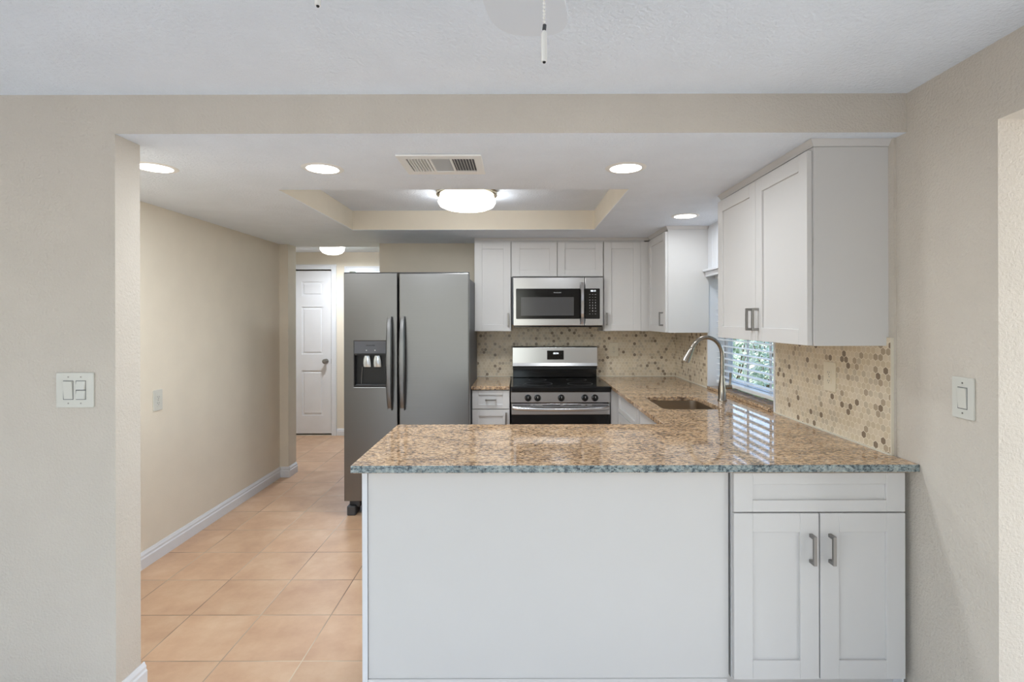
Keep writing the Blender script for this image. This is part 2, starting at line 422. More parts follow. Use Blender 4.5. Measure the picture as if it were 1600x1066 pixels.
# tiled splashbacks
ZS = .9145
struct('wall_tiles_back', box(B(), -.37, XR, TB, YB, ZS, 1.42), 'hex_x')
struct('wall_tiles_side_far', box(B(), XT, XK, WY1, TB, ZS, 1.36), 'hex_y')
struct('wall_tiles_side_near', box(B(), XT, XK, 1.972, WY0, ZS, 1.36), 'hex_y')
bm = box(B(), XT-.001, XK, 1.967, 1.972, ZS, 1.36)
struct('trim_3', bm, 'grout')
bm = box(B(), XT-.006, XT, 1.972, WY0, ZS, ZS+.006); box(bm, XT-.006, XT, WY1, TB, ZS, ZS+.006); box(bm, -.37, XT, TB-.005, TB, ZS, ZS+.005)
struct('trim_4', bm, 'grout')

# window: lined recess, frame with two sashes, glass
bm = B()
box(bm, XT-.003, 1.53, WY1-.004, WY1+.012, ZS, WZ1+.002); box(bm, XT-.003, 1.53, WY0-.012, WY0+.004, ZS, WZ1+.002)
box(bm, XT-.003, 1.53, WY0, WY1, WZ1, WZ1+.012)
win = struct('window_1', bm, 'trim')
bm = slab(B(), rect(WY0, WY1, .935, WZ1), [rect(WY0+.045, WY1-.045, .98, WZ1-.04)], 1.535, 1.575, 'yz')
box(bm, 1.54, 1.57, WY0+.045, WY1-.045, 1.335, 1.375)
obj('window_frame', bm, 'trim', win, bev=.003)
bm = B(); box(bm, 1.548, 1.556, 3.20, 3.218, .98, 1.73); box(bm, 1.548, 1.556, 3.52, 3.538, .98, 1.73)
obj('window_muntin', bm, 'trim', win)
obj('window_pane', box(B(), 1.557, 1.560, WY0+.045, WY1-.045, .98, WZ1-.04), 'glass', win)
obj('window_sill', box(B(), XT-.012, 1.534, WY0+.005, WY1-.005, ZS, .934), 'granite', win, bev=.003)
# white boarding above the window, between the wall cabinets, with a small ledge
bm = box(B(), XT-.006, XR, 2.903, 3.849, WZ1+.012, ZC)
for k in range(9):
    y = 2.96+.1*k; box(bm, XT-.009, XT-.006, y, y+.085, WZ1+.03, ZC-.02)
struct('trim_5', bm, 'trim')
bm = box(B(), XT-.05, XT-.009, 2.905, 3.845, WZ1+.005, WZ1+.022); box(bm, XT-.03, XT-.009, 2.905, 3.845, WZ1-.03, WZ1+.005)
struct('trim_6', bm, 'trim', bev=.003)

# blind: head rail, slats, bottom rail, ladder cords
bl = thing('window_blind', 'white horizontal slat blind hanging in the window over the sink, slats open', 'window blind', (1.48, 3.37, .95))
obj('head_rail', box(B(), 1.455, 1.515, WY0+.01, WY1-.01, WZ1-.045, WZ1-.003), 'slat', bl, bev=.003)
bm = B(); z = 1.012
while z < WZ1-.06:
    c = Vector((1.487, 0, z)); a = math.radians(3); hw = .024
    r = []
    for y in (WY0+.015, WY1-.015):
        ring = []
        for s_, th in ((-1,.0012),(0,.0042),(1,.0012),(1,-.0012),(0,.0015),(-1,-.0012)):
            ring.append((c.x+s_*hw*math.cos(a), y, c.z+s_*hw*math.sin(a)+th))
        r.append(ring)
    loft(bm, r); z += .0445
obj('slats', bm, 'slat', bl)
obj('bottom_rail', box(B(), 1.463, 1.511, WY0+.012, WY1-.012, .958, .982), 'slat', bl, bev=.004)
bm = B()
for y in (3.02, 3.37, 3.72):
    tube(bm, [(1.462, y, .975), (1.462, y, WZ1-.04)], .0012, 6); tube(bm, [(1.512, y, .975), (1.512, y, WZ1-.04)], .0012, 6)
obj('ladder_cord', bm, 'slat', bl)

# ------------------------------------------------------------------ cabinets
def local_to(bm, loc, rz):
    bm.transform(Matrix.Translation(Vector(loc)) @ Matrix.Rotation(rz, 4, 'Z')); return bm
def shaker(w, h, st=.062, t=.02, rec=.009, rail=None):
    """front faces -y, spans x 0..w, z 0..h, y -t..0"""
    rail = rail or st; b = B()
    box(b, 0, st, -t, 0, 0, h); box(b, w-st, w, -t, 0, 0, h)
    box(b, st, w-st, -t, 0, 0, rail); box(b, st, w-st, -t, 0, h-rail, h)
    box(b, st-.002, w-st+.002, -t+rec, -.002, rail-.002, h-rail+.002); return b
def pull(x, z, L=.105, vertical=True, so=.032, t=.012):
    b = B(); h = L/2; k = t/2
    if vertical:
        box(b, x-k, x+k, -.02-so, -.02-so+t*.8, z-h, z+h)
        for s in (-1, 1): box(b, x-k, x+k, -.02-so+t*.8, -.02, z+s*(h-k)-k, z+s*(h-k)+k)
    else:
        box(b, x-h, x+h, -.02-so, -.02-so+t*.8, z-k, z+k)
        for s in (-1, 1): box(b, x+s*(h-k)-k, x+s*(h-k)+k, -.02-so+t*.8, -.02, z-k, z+k)
    return b
def front(root, kind, loc, rz, w, h, hp=None, vertical=True, st=.062, rail=None, L=.105):
    o = obj(kind, local_to(shaker(w, h, st, rail=rail), loc, rz), 'cab', root, bev=.0012, seg=1)
    if hp: obj('handle', local_to(pull(hp[0], hp[1], L, vertical), loc, rz), 'nickel', o, bev=.001, label='brushed nickel square bar handle')
    return o

# wall cabinets on the back wall (front of doors at y 4.38)
YD = 4.38; YC = 4.4005; ZU0, ZU1 = 1.328, 2.078
def wall_cab(label, x0, x1, z0, doors, extra=None):
    t = thing('wall_cabinet', label, 'cabinet', ((x0+x1)/2, YB, z0), 'white wall cabinets')
    box_ = box(B(), x0, x1, YC, TB-.001 if z0 < 1.42 else YB-.001, z0, ZU1+.012)
    obj('body', box_, 'cab', t)
    for dx0, dx1, hx in doors:
        front(t, 'door', (dx0, YC-.0005, z0+.002), 0, dx1-dx0, ZU1-z0-.004, (hx-dx0, .10) if hx else None, rail=.055, L=.105)
    if extra: obj('filler', extra, 'cab', t)
    return t
wall_cab('narrow white single-door wall cabinet above the short counter beside the refrigerator', -.370, -.0615, ZU0, [(-.366, -.064, -.086)])
wall_cab('short wide two-door white wall cabinet directly above the microwave', -.0605, .7145, 1.7865, [(-.051, .325, None), (.330, .711, None)])
wall_cab('tall narrow white wall cabinet right of the microwave, handle at its lower left', .7155, 1.064, ZU0, [(.720, 1.028, .742)], box(B(), 1.029, 1.106, YD+.002, YC, ZU0, ZU1))
# corner cabinet on the right wall, door facing left
XF = 1.085
t = thing('wall_cabinet', 'white corner wall cabinet with bright blank end panel beyond the sink window', 'cabinet', (1.25, 4.1, ZU0), 'white wall cabinets')
obj('body', box(B(), XF+.0205, XT-.001, 3.85, 4.379, ZU0, ZU1+.012), 'cab', t)
front(t, 'door', (XF+.02, 4.345, ZU0+.002), -PI/2, .493, ZU1-ZU0-.004, (.43, .10), rail=.055)
# large near cabinet
XF2 = 1.108
t = thing('wall_cabinet', 'large two-door white wall cabinet nearest the viewer, above the right side counter', 'cabinet', (1.26, 2.45, ZU0), 'white wall cabinets')
obj('body', box(B(), XF2+.022, XT-.001, 2.0, 2.90, ZU0, ZU1+.012), 'cab', t)
obj('end_panel', box(B(), XF2+.0225, XT+.0078, 1.994, 1.9999, ZU0, ZU1+.012), 'cab', t)
front(t, 'door', (XF2+.0205, 2.896, ZU0+.001), -PI/2, .455, ZU1-ZU0-.002, (.425, .10), rail=.062)
front(t, 'door', (XF2+.0205, 2.438, ZU0+.001), -PI/2, .436, ZU1-ZU0-.002, (.03, .10), rail=.062)
# crown strips closing the gap to the ceiling
def crown(name, p0, p1, n, m0=0, m1=0):
    p0, p1, n = Vector(p0), Vector(p1), Vector(n); d = (p1-p0).normalized()
    prof = [(0,0),(.003,0),(.006,.006),(.016,.018),(.022,.0235),(0,.0235)]
    rs = [[tuple(p0+n*a-d*a*m0+Vector((0,0,z))) for a, z in prof], [tuple(p1+n*a+d*a*m1+Vector((0,0,z))) for a, z in prof]]
    return struct(name, loft(B(), rs), 'cab')
zc = ZU1+.0125
crown('trim_7', (-.37, YC-.001, zc), (XF+.019, YC-.001, zc), (0,-1,0))
crown('trim_8', (XF+.0195, 4.37, zc), (XF+.0195, 3.85, zc), (-1,0,0), 0, 1)
crown('trim_9', (XF+.0195, 3.849, zc), (XT-.01, 3.849, zc), (0,-1,0), 1, 0)
crown('trim_10', (XF2+.021, 2.90, zc), (XF2+.021, 1.994, zc), (-1,0,0), 0, 1)
crown('trim_11', (XF2+.021, 1.993, zc), (XT+.012, 1.993, zc), (0,-1,0), 1, 0)

# base cabinets
ZB0, ZB1 = .10, .8855
t = thing('base_cabinet', 'narrow white base cabinet between the refrigerator and the range', 'cabinet', (-.215, 4.35, 0), 'white base cabinets')
b = box(B(), -.362, -.068, 4.055, TB, ZB0, ZB1); box(b, -.362, -.068, 4.12, TB, 0, ZB0)
obj('body', b, 'cab', t)
front(t, 'drawer', (-.359, 4.0545, .737), 0, .288, .142, (.144, .071), False, st=.05, rail=.034, L=.085)
front(t, 'door', (-.359, 4.0545, .112), 0, .288, .619, (.262, .545), st=.05)
# sink leg: hollow carcass so that the bowl hangs free
t = thing('base_cabinet', 'white sink base cabinet with doors facing left toward the range aisle', 'cabinet', (1.1, 3.3, 0), 'white base cabinets')
b = B(); X0 = .765
box(b, X0+.0205, X0+.038, 2.60, 4.0, ZB0, ZB1); box(b, X0+.0385, 1.40, 2.60, 2.618, ZB0, ZB1); box(b, X0+.0385, 1.40, 3.90, 3.918, ZB0, ZB1)
box(b, X0+.0385, 1.40, 2.6185, 3.8995, ZB0, ZB0+.018); box(b, X0+.09, X0+.105, 2.60, 4.0, 0, ZB0-.001); box(b, 1.401, 1.414, 2.60, 4.0, 0, ZB1)
obj('body', b, 'cab', t)
front(t, 'drawer', (X0+.02, 4.0, .72), -PI/2, .62, .155, st=.05, rail=.036)
for dy, hx in ((4.0, .59), (3.37, .04)):
    front(t, 'door', (X0+.02, dy, .108), -PI/2, .62, .604, (hx, .52), st=.06)
front(t, 'drawer', (X0+.02, 3.37, .72), -PI/2, .62, .155, st=.05, rail=.036)
o = tag(obj('corner_filler', box(B(), .712, .784, 4.02, 4.038, .10, ZB1), 'cab', loc=(.75, 4.03, .1)), 'narrow flat white filler panel right of the range', 'filler panel')
o = obj('body', box(B(), .7125, 1.40, 4.0385, TB, .10, ZB1), 'cab', t)
# peninsula body: kitchen side box, plain white back, end post
PX0, PX1 = -.571, .768; YPB = 1.90
t = thing('peninsula_base', 'long plain white panelled back of the peninsula under the granite counter', 'peninsula', (.1, 2.2, 0))
obj('body', box(B(), PX0+.02, PX1-.005, YPB+.008, 2.53, .0, ZB1), 'cab', t)
obj('back_panel', box(B(), PX0+.022, PX1-.005, YPB, YPB+.007, .125, ZB1), 'cab', t)
b = box(B(), PX0, PX0+.0195, YPB-.003, 2.53, 0, ZB1); box(b, PX0+.002, PX0+.0215, YPB-.008, YPB-.003, 0, ZB1)
obj('end_panel', b, 'trim', t, bev=.003)
b = box(B(), PX0+.022, PX1-.012, YPB-.006, YPB+.006, 0, .1245)
obj('base_strip', b, 'cab', t, bev=.002)
# peninsula cabinet at the right
t = thing('base_cabinet', 'white two-door cabinet with drawer front at the right end of the peninsula', 'cabinet', (1.08, 2.1, 0), 'white base cabinets')
CX0, CX1 = .772, 1.397; YF = 1.90
b = box(B(), CX0, CX1, YF, 2.53, .125, ZB1); box(b, CX0, CX1, YF+.05, 2.53, 0, .125)
obj('body', b, 'cab', t)
front(t, 'drawer', (CX0+.003, YF-.0005, .736), 0, .618, .141, None, st=.068, rail=.042)
W = .3065
front(t, 'door', (CX0+.003, YF-.0005, .132), 0, W, .599, (W-.030, .474), st=.068, L=.104)
front(t, 'door', (CX0+.003+W+.005, YF-.0005, .132), 0, W, .599, (.034, .474), st=.068, L=.104)
b = box(B(), CX1+.001, CX1+.008, YF+.005, 2.5, 0, ZB1); obj('side_strip', b, 'trim', t)

# ------------------------------------------------------------------ worktops
ZG0, ZG1 = .886, .914
SX0, SX1, SY0, SY1 = .835, 1.178, 2.985, 3.47
outer = [(-.598, 1.85), (1.4245, 1.85), (1.4245, 1.962), (1.4145, 1.9655), (1.4145, 4.689), (.716, 4.689), (.716, 2.573), (-.598, 2.573)]
b = slab(B(), outer, [rrect(SX0, SX1, SY0, SY1, .045)], ZG0, ZG1)
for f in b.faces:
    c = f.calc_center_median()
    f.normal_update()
    if f.normal.y < -.9 and c.y < 1.9: f.material_index = 1  # front edge faces carry the painted daylight tint
wt = obj('countertop', b, ['granite', 'edge_daylight_tint'], bev=.004, seg=3, loc=(.4, 2.2, ZG0))
tag(wt, 'large L-shaped polished beige granite countertop with cool daylight reflection painted into its speckled front edge', 'countertop')
b = box(B(), -.365, -.068, 4.02, 4.689, ZG0, ZG1)
tag(obj('countertop', b, 'granite', bev=.004, seg=3, loc=(-.21, 4.35, ZG0)), 'short piece of beige granite counter between refrigerator and range', 'countertop')

# sink
sk = thing('kitchen_sink', 'undermounted stainless steel sink set in the granite counter', 'sink', (1.0, 3.23, .69))
def rr(x0, x1, y0, y1, r, z): return [(x, y, z) for x, y in rrect(x0, x1, y0, y1, r, 6)]
e = .004
rings = [rr(SX0-.02, SX1+.02, SY0-.02, SY1+.02, .06, ZG0-.0005), rr(SX0-e, SX1+e, SY0-e, SY1+e, .049, ZG0-.0005), rr(SX0-e+.004, SX1+e-.004, SY0+.0, SY1-.0, .049, .74),
         rr(SX0+.03, SX1-.03, SY0+.03, SY1-.03, .05, .70), rr(SX0+.16, SX1-.16, SY0+.2, SY1-.2, .01, .692)]
back = [[(x, y, z-.0015) for x, y, z in r] for r in rings]
b = B(); loft(b, rings, False, True); 
obj('bowl', b, 'sinksteel', sk, smooth=True)
b = lathe(B(), [(.042, .693), (.042, .6965), (.034, .6975), (.03, .694), (.005, .694)], ((SX0+SX1)/2, (SY0+SY1)/2, 0), 24)
obj('drain', b, 'chrome', sk, smooth=True)

# faucet
FX, FY = 1.284, 3.29
fc = thing('kitchen_faucet', 'tall brushed nickel pull-down kitchen faucet arching over the sink', 'faucet', (FX, FY, ZG1))
b = lathe(B(), [(.028, 0), (.028, .006), (.0245, .012), (.024, .075), (.021, .10), (.016, .135), (.0135, .16)], (FX, FY, ZG1+.0005), 28)
obj('base', b, 'faucet', fc, smooth=True)
pts = [(FX, FY, ZG1+z) for z in (.15, .20, .25, .285)]
R = .098; cx, cz = FX-R, ZG1+.29
for k in range(1, 19):
    a = math.radians(k*8.6); pts.append((cx+R*math.cos(a), FY, cz+(R+.012)*math.sin(a)))
lx, lz = pts[-1][0], pts[-1][2]; dx, dzv = pts[-1][0]-pts[-2][0], pts[-1][2]-pts[-2][2]; L = math.hypot(dx, dzv); dx /= L; dzv /= L
b = tube(B(), pts, .0125, 16)
obj('neck', b, 'faucet', fc, smooth=True)
pt = lambda s: (lx+dx*s, FY, lz+dzv*s)
b = tube(B(), [pt(0), pt(.004), pt(.02), pt(.085), pt(.100), pt(.101)], [.0135, .0155, .016, .0225, .022, .017], 20)
obj('spray_head', b, 'faucet', fc, smooth=True)
b = tube(B(), [(FX+.022, FY, ZG1+.085), (FX+.058, FY-.004, ZG1+.088)], .0135, 16)
tube(b, [(FX+.048, FY-.003, ZG1+.09), (FX+.05, FY-.003, ZG1+.13), (FX+.052, FY-.006, ZG1+.178)], [.0075, .0065, .0085], 12)
obj('lever_handle', b, 'faucet', fc, smooth=True)

# ------------------------------------------------------------------ refrigerator
YFR = 3.78; fr = thing('refrigerator', 'tall side-by-side stainless steel refrigerator with ice and water dispenser', 'refrigerator', (-.81, 4.1, 0))
FX0, FX1, FS = -1.266, -.357, -.872; FZ0, FZ1 = .113, 1.769
obj('body', box(B(), FX0+.012, FX1-.010, 3.862, 4.60, .06, 1.738), 'casegrey', fr, bev=.006)
obj('gasket', box(B(), FX0+.018, FX1-.018, 3.846, 3.861, FZ0+.02, FZ1-.03), 'blackmat', fr)
qx0, qx1, qz0, qz1 = -1.193, -.952, .940, 1.276
b = slab(B(), rect(FX0, FS-.006, FZ0, FZ1), [rect(qx0, qx1, qz0, qz1)], YFR, YFR+.045, 'xz')
box(b, FX0, FS-.006, YFR+.045, YFR+.065, FZ0, FZ1)
dl = obj('door', b, 'fridge', fr, bev=.004)
dr = obj('door', box(B(), FS+.006, FX1, YFR, YFR+.065, FZ0, FZ1), 'fridge', fr, bev=.008, seg=3)
obj('door_cap', box(B(), FX0, FX1, YFR+.004, YFR+.06, FZ1+.0005, FZ1+.004), 'charcoal', fr)
def fridge_handle(x, parent):
    z0, z1 = .775, 1.452; n = 14; rs = []
    for k in range(n+1):
        s = k/n; z = z0+(z1-z0)*s; out = .018+.040*math.sin(PI*min(1, max(0, s)))**.55
        hw = .017+.005*math.sin(PI*s); y = YFR-out; th = .012
        rs.append([(x-hw, y+th*.5, z), (x-hw*.6, y-th*.5, z), (x, y-th*.55, z), (x+hw*.6, y-th*.5, z), (x+hw, y+th*.5, z), (x, y+th, z)])
    b = loft(B(), rs)
    for z in (z0+.012, z1-.012): box(b, x-.012, x+.012, YFR-.03, YFR-.0002, z-.012, z+.012)
    obj('handle', b, 'fridge', parent, smooth=True, label='long bowed steel handle')
fridge_handle(-.928, dl); fridge_handle(-.836, dr)
# dispenser
zs = 1.183
b = box(B(), qx0+.001, qx1-.001, YFR+.002, YFR+.04, zs, qz1-.001)
obj('dispenser_panel', b, 'casegrey', dl, bev=.002, label='grey dispenser control panel')
b = B(); box(b, qx0+.001, qx1-.001, YFR+.040, YFR+.0445, qz0+.001, zs-.001); box(b, qx0+.001, qx0+.006, YFR+.001, YFR+.04, qz0+.001, zs-.001)
box(b, qx1-.006, qx1-.001, YFR+.001, YFR+.04, qz0+.001, zs-.001); box(b, qx0+.006, qx1-.006, YFR+.001, YFR+.04, qz0+.001, qz0+.012); box(b, qx0+.006, qx1-.006, YFR+.001, YFR+.04, zs-.012, zs-.001)
obj('dispenser_recess', b, 'blackmat', dl, label='black dispenser recess')
m = NT('clear_paddle'); m.set('Base Color', (.75, .82, .86, 1)); m.set('Roughness', .05); m.set('Metallic', .7); M['paddle'] = m.m
for x in (qx0+.09, qx0+.165):
    b = B(); rs = []
    for z, h, y in ((1.168, .018, .012), (1.14, .024, .008), (1.11, .027, .012), (1.085, .026, .02)):
        rs.append([(x-h, YFR+y+.006, z), (x-h*.5, YFR+y, z), (x+h*.5, YFR+y, z), (x+h, YFR+y+.006, z), (x+h*.6, YFR+y+.014, z), (x-h*.6, YFR+y+.014, z)])
    loft(b, rs); obj('dispenser_paddle', b, 'paddle', dl, smooth=True, label='clear plastic paddle')
obj('drip_tray', box(B(), qx0+.012, qx1-.012, YFR-.002, YFR+.038, qz0+.0125, qz0+.018), 'charcoal', dl)
obj('water_tube', tube(B(), [(qx0+.052, YFR+.03, 1.085), (qx0+.045, YFR+.03, .962)], .003, 8), 'nickel', dl)
obj('logo', text(B(), 'FRIGIDAIRE', .0125, ((qx0+qx1)/2, YFR+.0015, 1.242)), 'dark', dl)
for x in (-.030, .032):
    b = lathe(B(), [(.0045, YFR+.002), (.0045, YFR+.001)], ((qx0+qx1)/2+x, 0, 1.207), 12, 'y')
    obj('dispenser_button', b, 'icon', dl)
b = box(B(), FX0+.012, FX0+.075, 3.80, 3.93, 0.0, .07); box(b, FX0+.02, FX0+.10, 3.835, 3.95, .05, .10)
obj('foot', b, 'charcoal', fr, bev=.008)
b = box(B(), FX1-.075, FX1-.012, 3.80, 3.93, 0.0, .07); box(b, FX1-.10, FX1-.02, 3.835, 3.95, .05, .10); obj('foot', b, 'charcoal', fr, bev=.008)
obj('foot', box(B(), FX0+.05, FX0+.10, 4.48, 4.55, 0, .059), 'blackmat', fr); obj('foot', box(B(), FX1-.10, FX1-.05, 4.48, 4.55, 0, .059), 'blackmat', fr)
obj('toe_grille', box(B(), FX0+.105, FX1-.105, 3.87, 3.885, .02, .0595), 'blackmat', fr)
for x in (FX0+.05, FX1-.05, ): obj('hinge_cover', box(B(), x-.03, x+.03, 3.80, 3.93, FZ1+.0045 if False else 1.7385, 1.752) if False else box(B(), x-.028, x+.028, 3.865, 3.95, 1.7385, 1.758), 'charcoal', fr, bev=.004)

# ------------------------------------------------------------------ range
RX0, RX1 = -.058, .704; RC = (RX0+RX1)/2
rg = thing('kitchen_range', 'freestanding stainless electric range with black glass cooktop and five knobs', 'range', (RC, 4.3, 0))
obj('body', box(B(), RX0+.004, RX1-.004, 4.055, 4.655, .03, .872), 'blackmat', rg)
b = box(B(), RX0-.002, RX1+.003, 3.968, 4.60, .8725, .916)
obj('cooktop', b, 'black', rg, bev=.008, seg=3)
for x, y, r in ((.16, 4.16, .11), (.49, 4.15, .10), (.16, 4.42, .075), (.49, 4.42, .085)):
    t_ = B(); n = 40; V = []
    for k in range(n):
        a = 2*PI*k/n; V.append([t_.verts.new((x+q*math.cos(a), y+q*math.sin(a), .9165)) for q in (r, r-.004)])
    for k in range(n): t_.faces.new((V[k][0], V[(k+1)%n][0], V[(k+1)%n][1], V[k][1]))
    obj('burner_ring', t_, 'casegrey', rg)
GX0_, GX1_ = -.052, .690
obj('backguard_lower', box(B(), GX0_+.004, GX1_-.004, 4.585, 4.66, .9165, 1.012), 'black', rg, bev=.004)
b = B(); pr = [(4.556, 1.014), (4.548, 1.02), (4.556, 1.047), (4.562, 1.182), (4.572, 1.190), (4.675, 1.190), (4.675, 1.014)]
loft(b, [[(x, y, z) for y, z in pr] for x in (GX0_, GX1_)])
obj('backguard', b, 'steel', rg, bev=.002)
b = box(B(), GX0_+.302, GX0_+.447, 4.548, 4.5555, 1.077, 1.155); dsp = obj('display', b, 'black', rg, bev=.001)
tx = B(); text(tx, '08:04', .021, (GX0_+.378, 4.5475, 1.131)); obj('digits', tx, 'digits', dsp)
for x, z in ((.325, 1.13), (.425, 1.13), (.325, 1.100), (.350, 1.096), (.372, 1.098), (.396, 1.100), (.425, 1.102)): obj('button', text(B(), '-', .018, (GX0_+x, 4.5475, z)), 'casegrey', dsp)
obj('vent_strip', box(B(), GX0_+.002, GX1_-.002, 4.57, 4.584, .992, 1.012), 'blackmat', rg)
b = box(B(), RX0, RX1, 4.0, 4.054, .789, .8715); cp = obj('control_panel', b, 'steel', rg, bev=.003)
for x in (.0725, .146, .327, .508, .585):
    k_ = obj('knob', lathe(B(), [(.026, 3.9995), (.026, 3.993), (.022, 3.988), (.020, 3.968), (.017, 3.965)], (x, 0, .826), 24, 'y'), 'black', rg, smooth=True)
    obj('pointer', box(B(), x-.0015, x+.0015, 3.962, 3.9648, .829, .843), 'icon', k_)
b = box(B(), RX0+.003, RX1-.003, 4.002, 4.05, .698, .781)
od = obj('oven_door', b, 'steel', rg, bev=.002)
b = box(B(), RX0+.003, RX1-.003, 4.002, 4.05, .215, .6975); obj('door_glass', b, 'black', od, bev=.002, label='black glass')
b = B()
for x0, x1 in ((.015, .15), (.17, .185), (.24, .375), (.405, .54), (.57, .585), (.62, .745)):
    box(b, RX0+x0, RX0+x1, 4.0005, 4.0018, .768, .773)
obj('door_vent', b, 'dark', od)
rs = []
for k in range(21):
    s = k/20; x = RX0+.012+(RX1-RX0-.024)*s; bow = math.sin(PI*s)**.5 if 0 < s < 1 else 0
    y = 3.985-.035*bow; z = .752-.008*bow
    rs.append([(x, y+.012*math.cos(a), z+.0145*math.sin(a)) for a in [2*PI*j/12 for j in range(12)]])
obj('oven_handle', loft(B(), rs), 'steel', od, smooth=True, label='curved full-width steel handle')
obj('storage_drawer', box(B(), RX0+.003, RX1-.003, 4.004, 4.05, .05, .21), 'steel', rg, bev=.003)
for x in (RX0+.03, RX1-.07):
    for y in (4.08, 4.58): obj('foot', box(B(), x, x+.04, y, y+.04, 0, .0295), 'blackmat', rg)

# ------------------------------------------------------------------ microwave
mw = thing('microwave_oven', 'over-the-range stainless microwave with black glass door and keypad', 'microwave', (.33, 4.5, 1.375))
MX0, MX1, MZ0, MZ1, YM = -.044, .7045, 1.3755, 1.7775, 4.33
obj('body', box(B(), MX0+.004, MX1-.004, YM+.042, 4.685, MZ0-.004, MZ1+.004), 'blackmat', mw)
def xm(px): return (px-810)*YM/F
def zm(py): return CAMZ+(498-py)*YM/F
obj('side_gap', box(B(), MX0-.0125, MX0+.003, YM+.06, 4.60, MZ0+.01, MZ1+.006), 'charcoal', mw)
xs = xm(913.9)
b = box(B(), MX0, xs-.002, YM, YM+.04, MZ0, MZ1); md = obj('door', b, 'steel', mw, bev=.004)
b = slab(B(), rrect(xm(806.3), xs-.0025, zm(498.6), zm(451.2), .006, 3), [], YM-.0035, YM-.0003, 'xz'); obj('door_glass', b, 'black', md)
obj('window', box(B(), xm(813.9), xm(896.5), YM-.0042, YM-.0038, zm(493.5), zm(464.5)), 'glasswin', md, label='grey mesh viewing window')
obj('logo', text(B(), 'FRIGIDAIRE', .0125, (xm(871), YM-.0040, zm(457.6))), 'icon', md)
rs = []
for k in range(13):
    s = k/12; z = zm(507)+(zm(441.5)-zm(507))*s; o_ = .012+.028*math.sin(PI*s)**.6; x = xm(909.4)
    rs.append([(x-.0165, YM-o_+.004, z), (x-.011, YM-o_-.006, z), (x+.011, YM-o_-.006, z), (x+.0165, YM-o_+.004, z), (x, YM-o_+.009, z)])
b = loft(B(), rs)
for z in (zm(504.5), zm(444)): box(b, xm(909.4)-.012, xm(909.4)+.012, YM-.012, YM-.0037 if z > 1.45 and z < 1.7 else YM-.0001, z-.010, z+.010)
obj('handle', b, 'chrome', md, smooth=True, label='bright bowed vertical handle')
b = box(B(), xs+.001, MX1, YM, YM+.04, MZ0, MZ1); cpn = obj('control_panel', b, 'steel', mw, bev=.004)
b = slab(B(), rrect(xs+.0025, xm(937.3), zm(498.6), zm(451.2), .005, 3), [], YM-.0035, YM-.0003, 'xz'); obj('keypad', b, 'black', cpn)
obj('clock_digits', text(B(), '08:13', .020, (xm(927), YM-.0040, zm(455.0))), 'digits', cpn)
rows = [('\u2013', '\u2013', '\u2013'), ('+', '-', '+'), ('1', '2', '3'), ('4', '5', '6'), ('7', '8', '9'), ('\u00b7', '0', '=')]
for r, trio in enumerate([('--', '--', '---'), ('--', '-', '--'), ('---', '--', '--'), ('1', '2', '3'), ('4', '5', '6'), ('7', '8', '9'), ('-', '0', '---'), ('--', '-', '--')]):
    for c, s_ in enumerate(trio):
        obj('button', text(B(), s_, .0140, (xm(921.5+4.4*c), YM-.0040, zm(460.3+4.35*r)), fat=.0005), 'icon', cpn)
obj('vent_grille', box(B(), MX0+.01, MX1-.01, YM+.01, YM+.041, MZ0-.012, MZ0-.0005), 'black', mw)

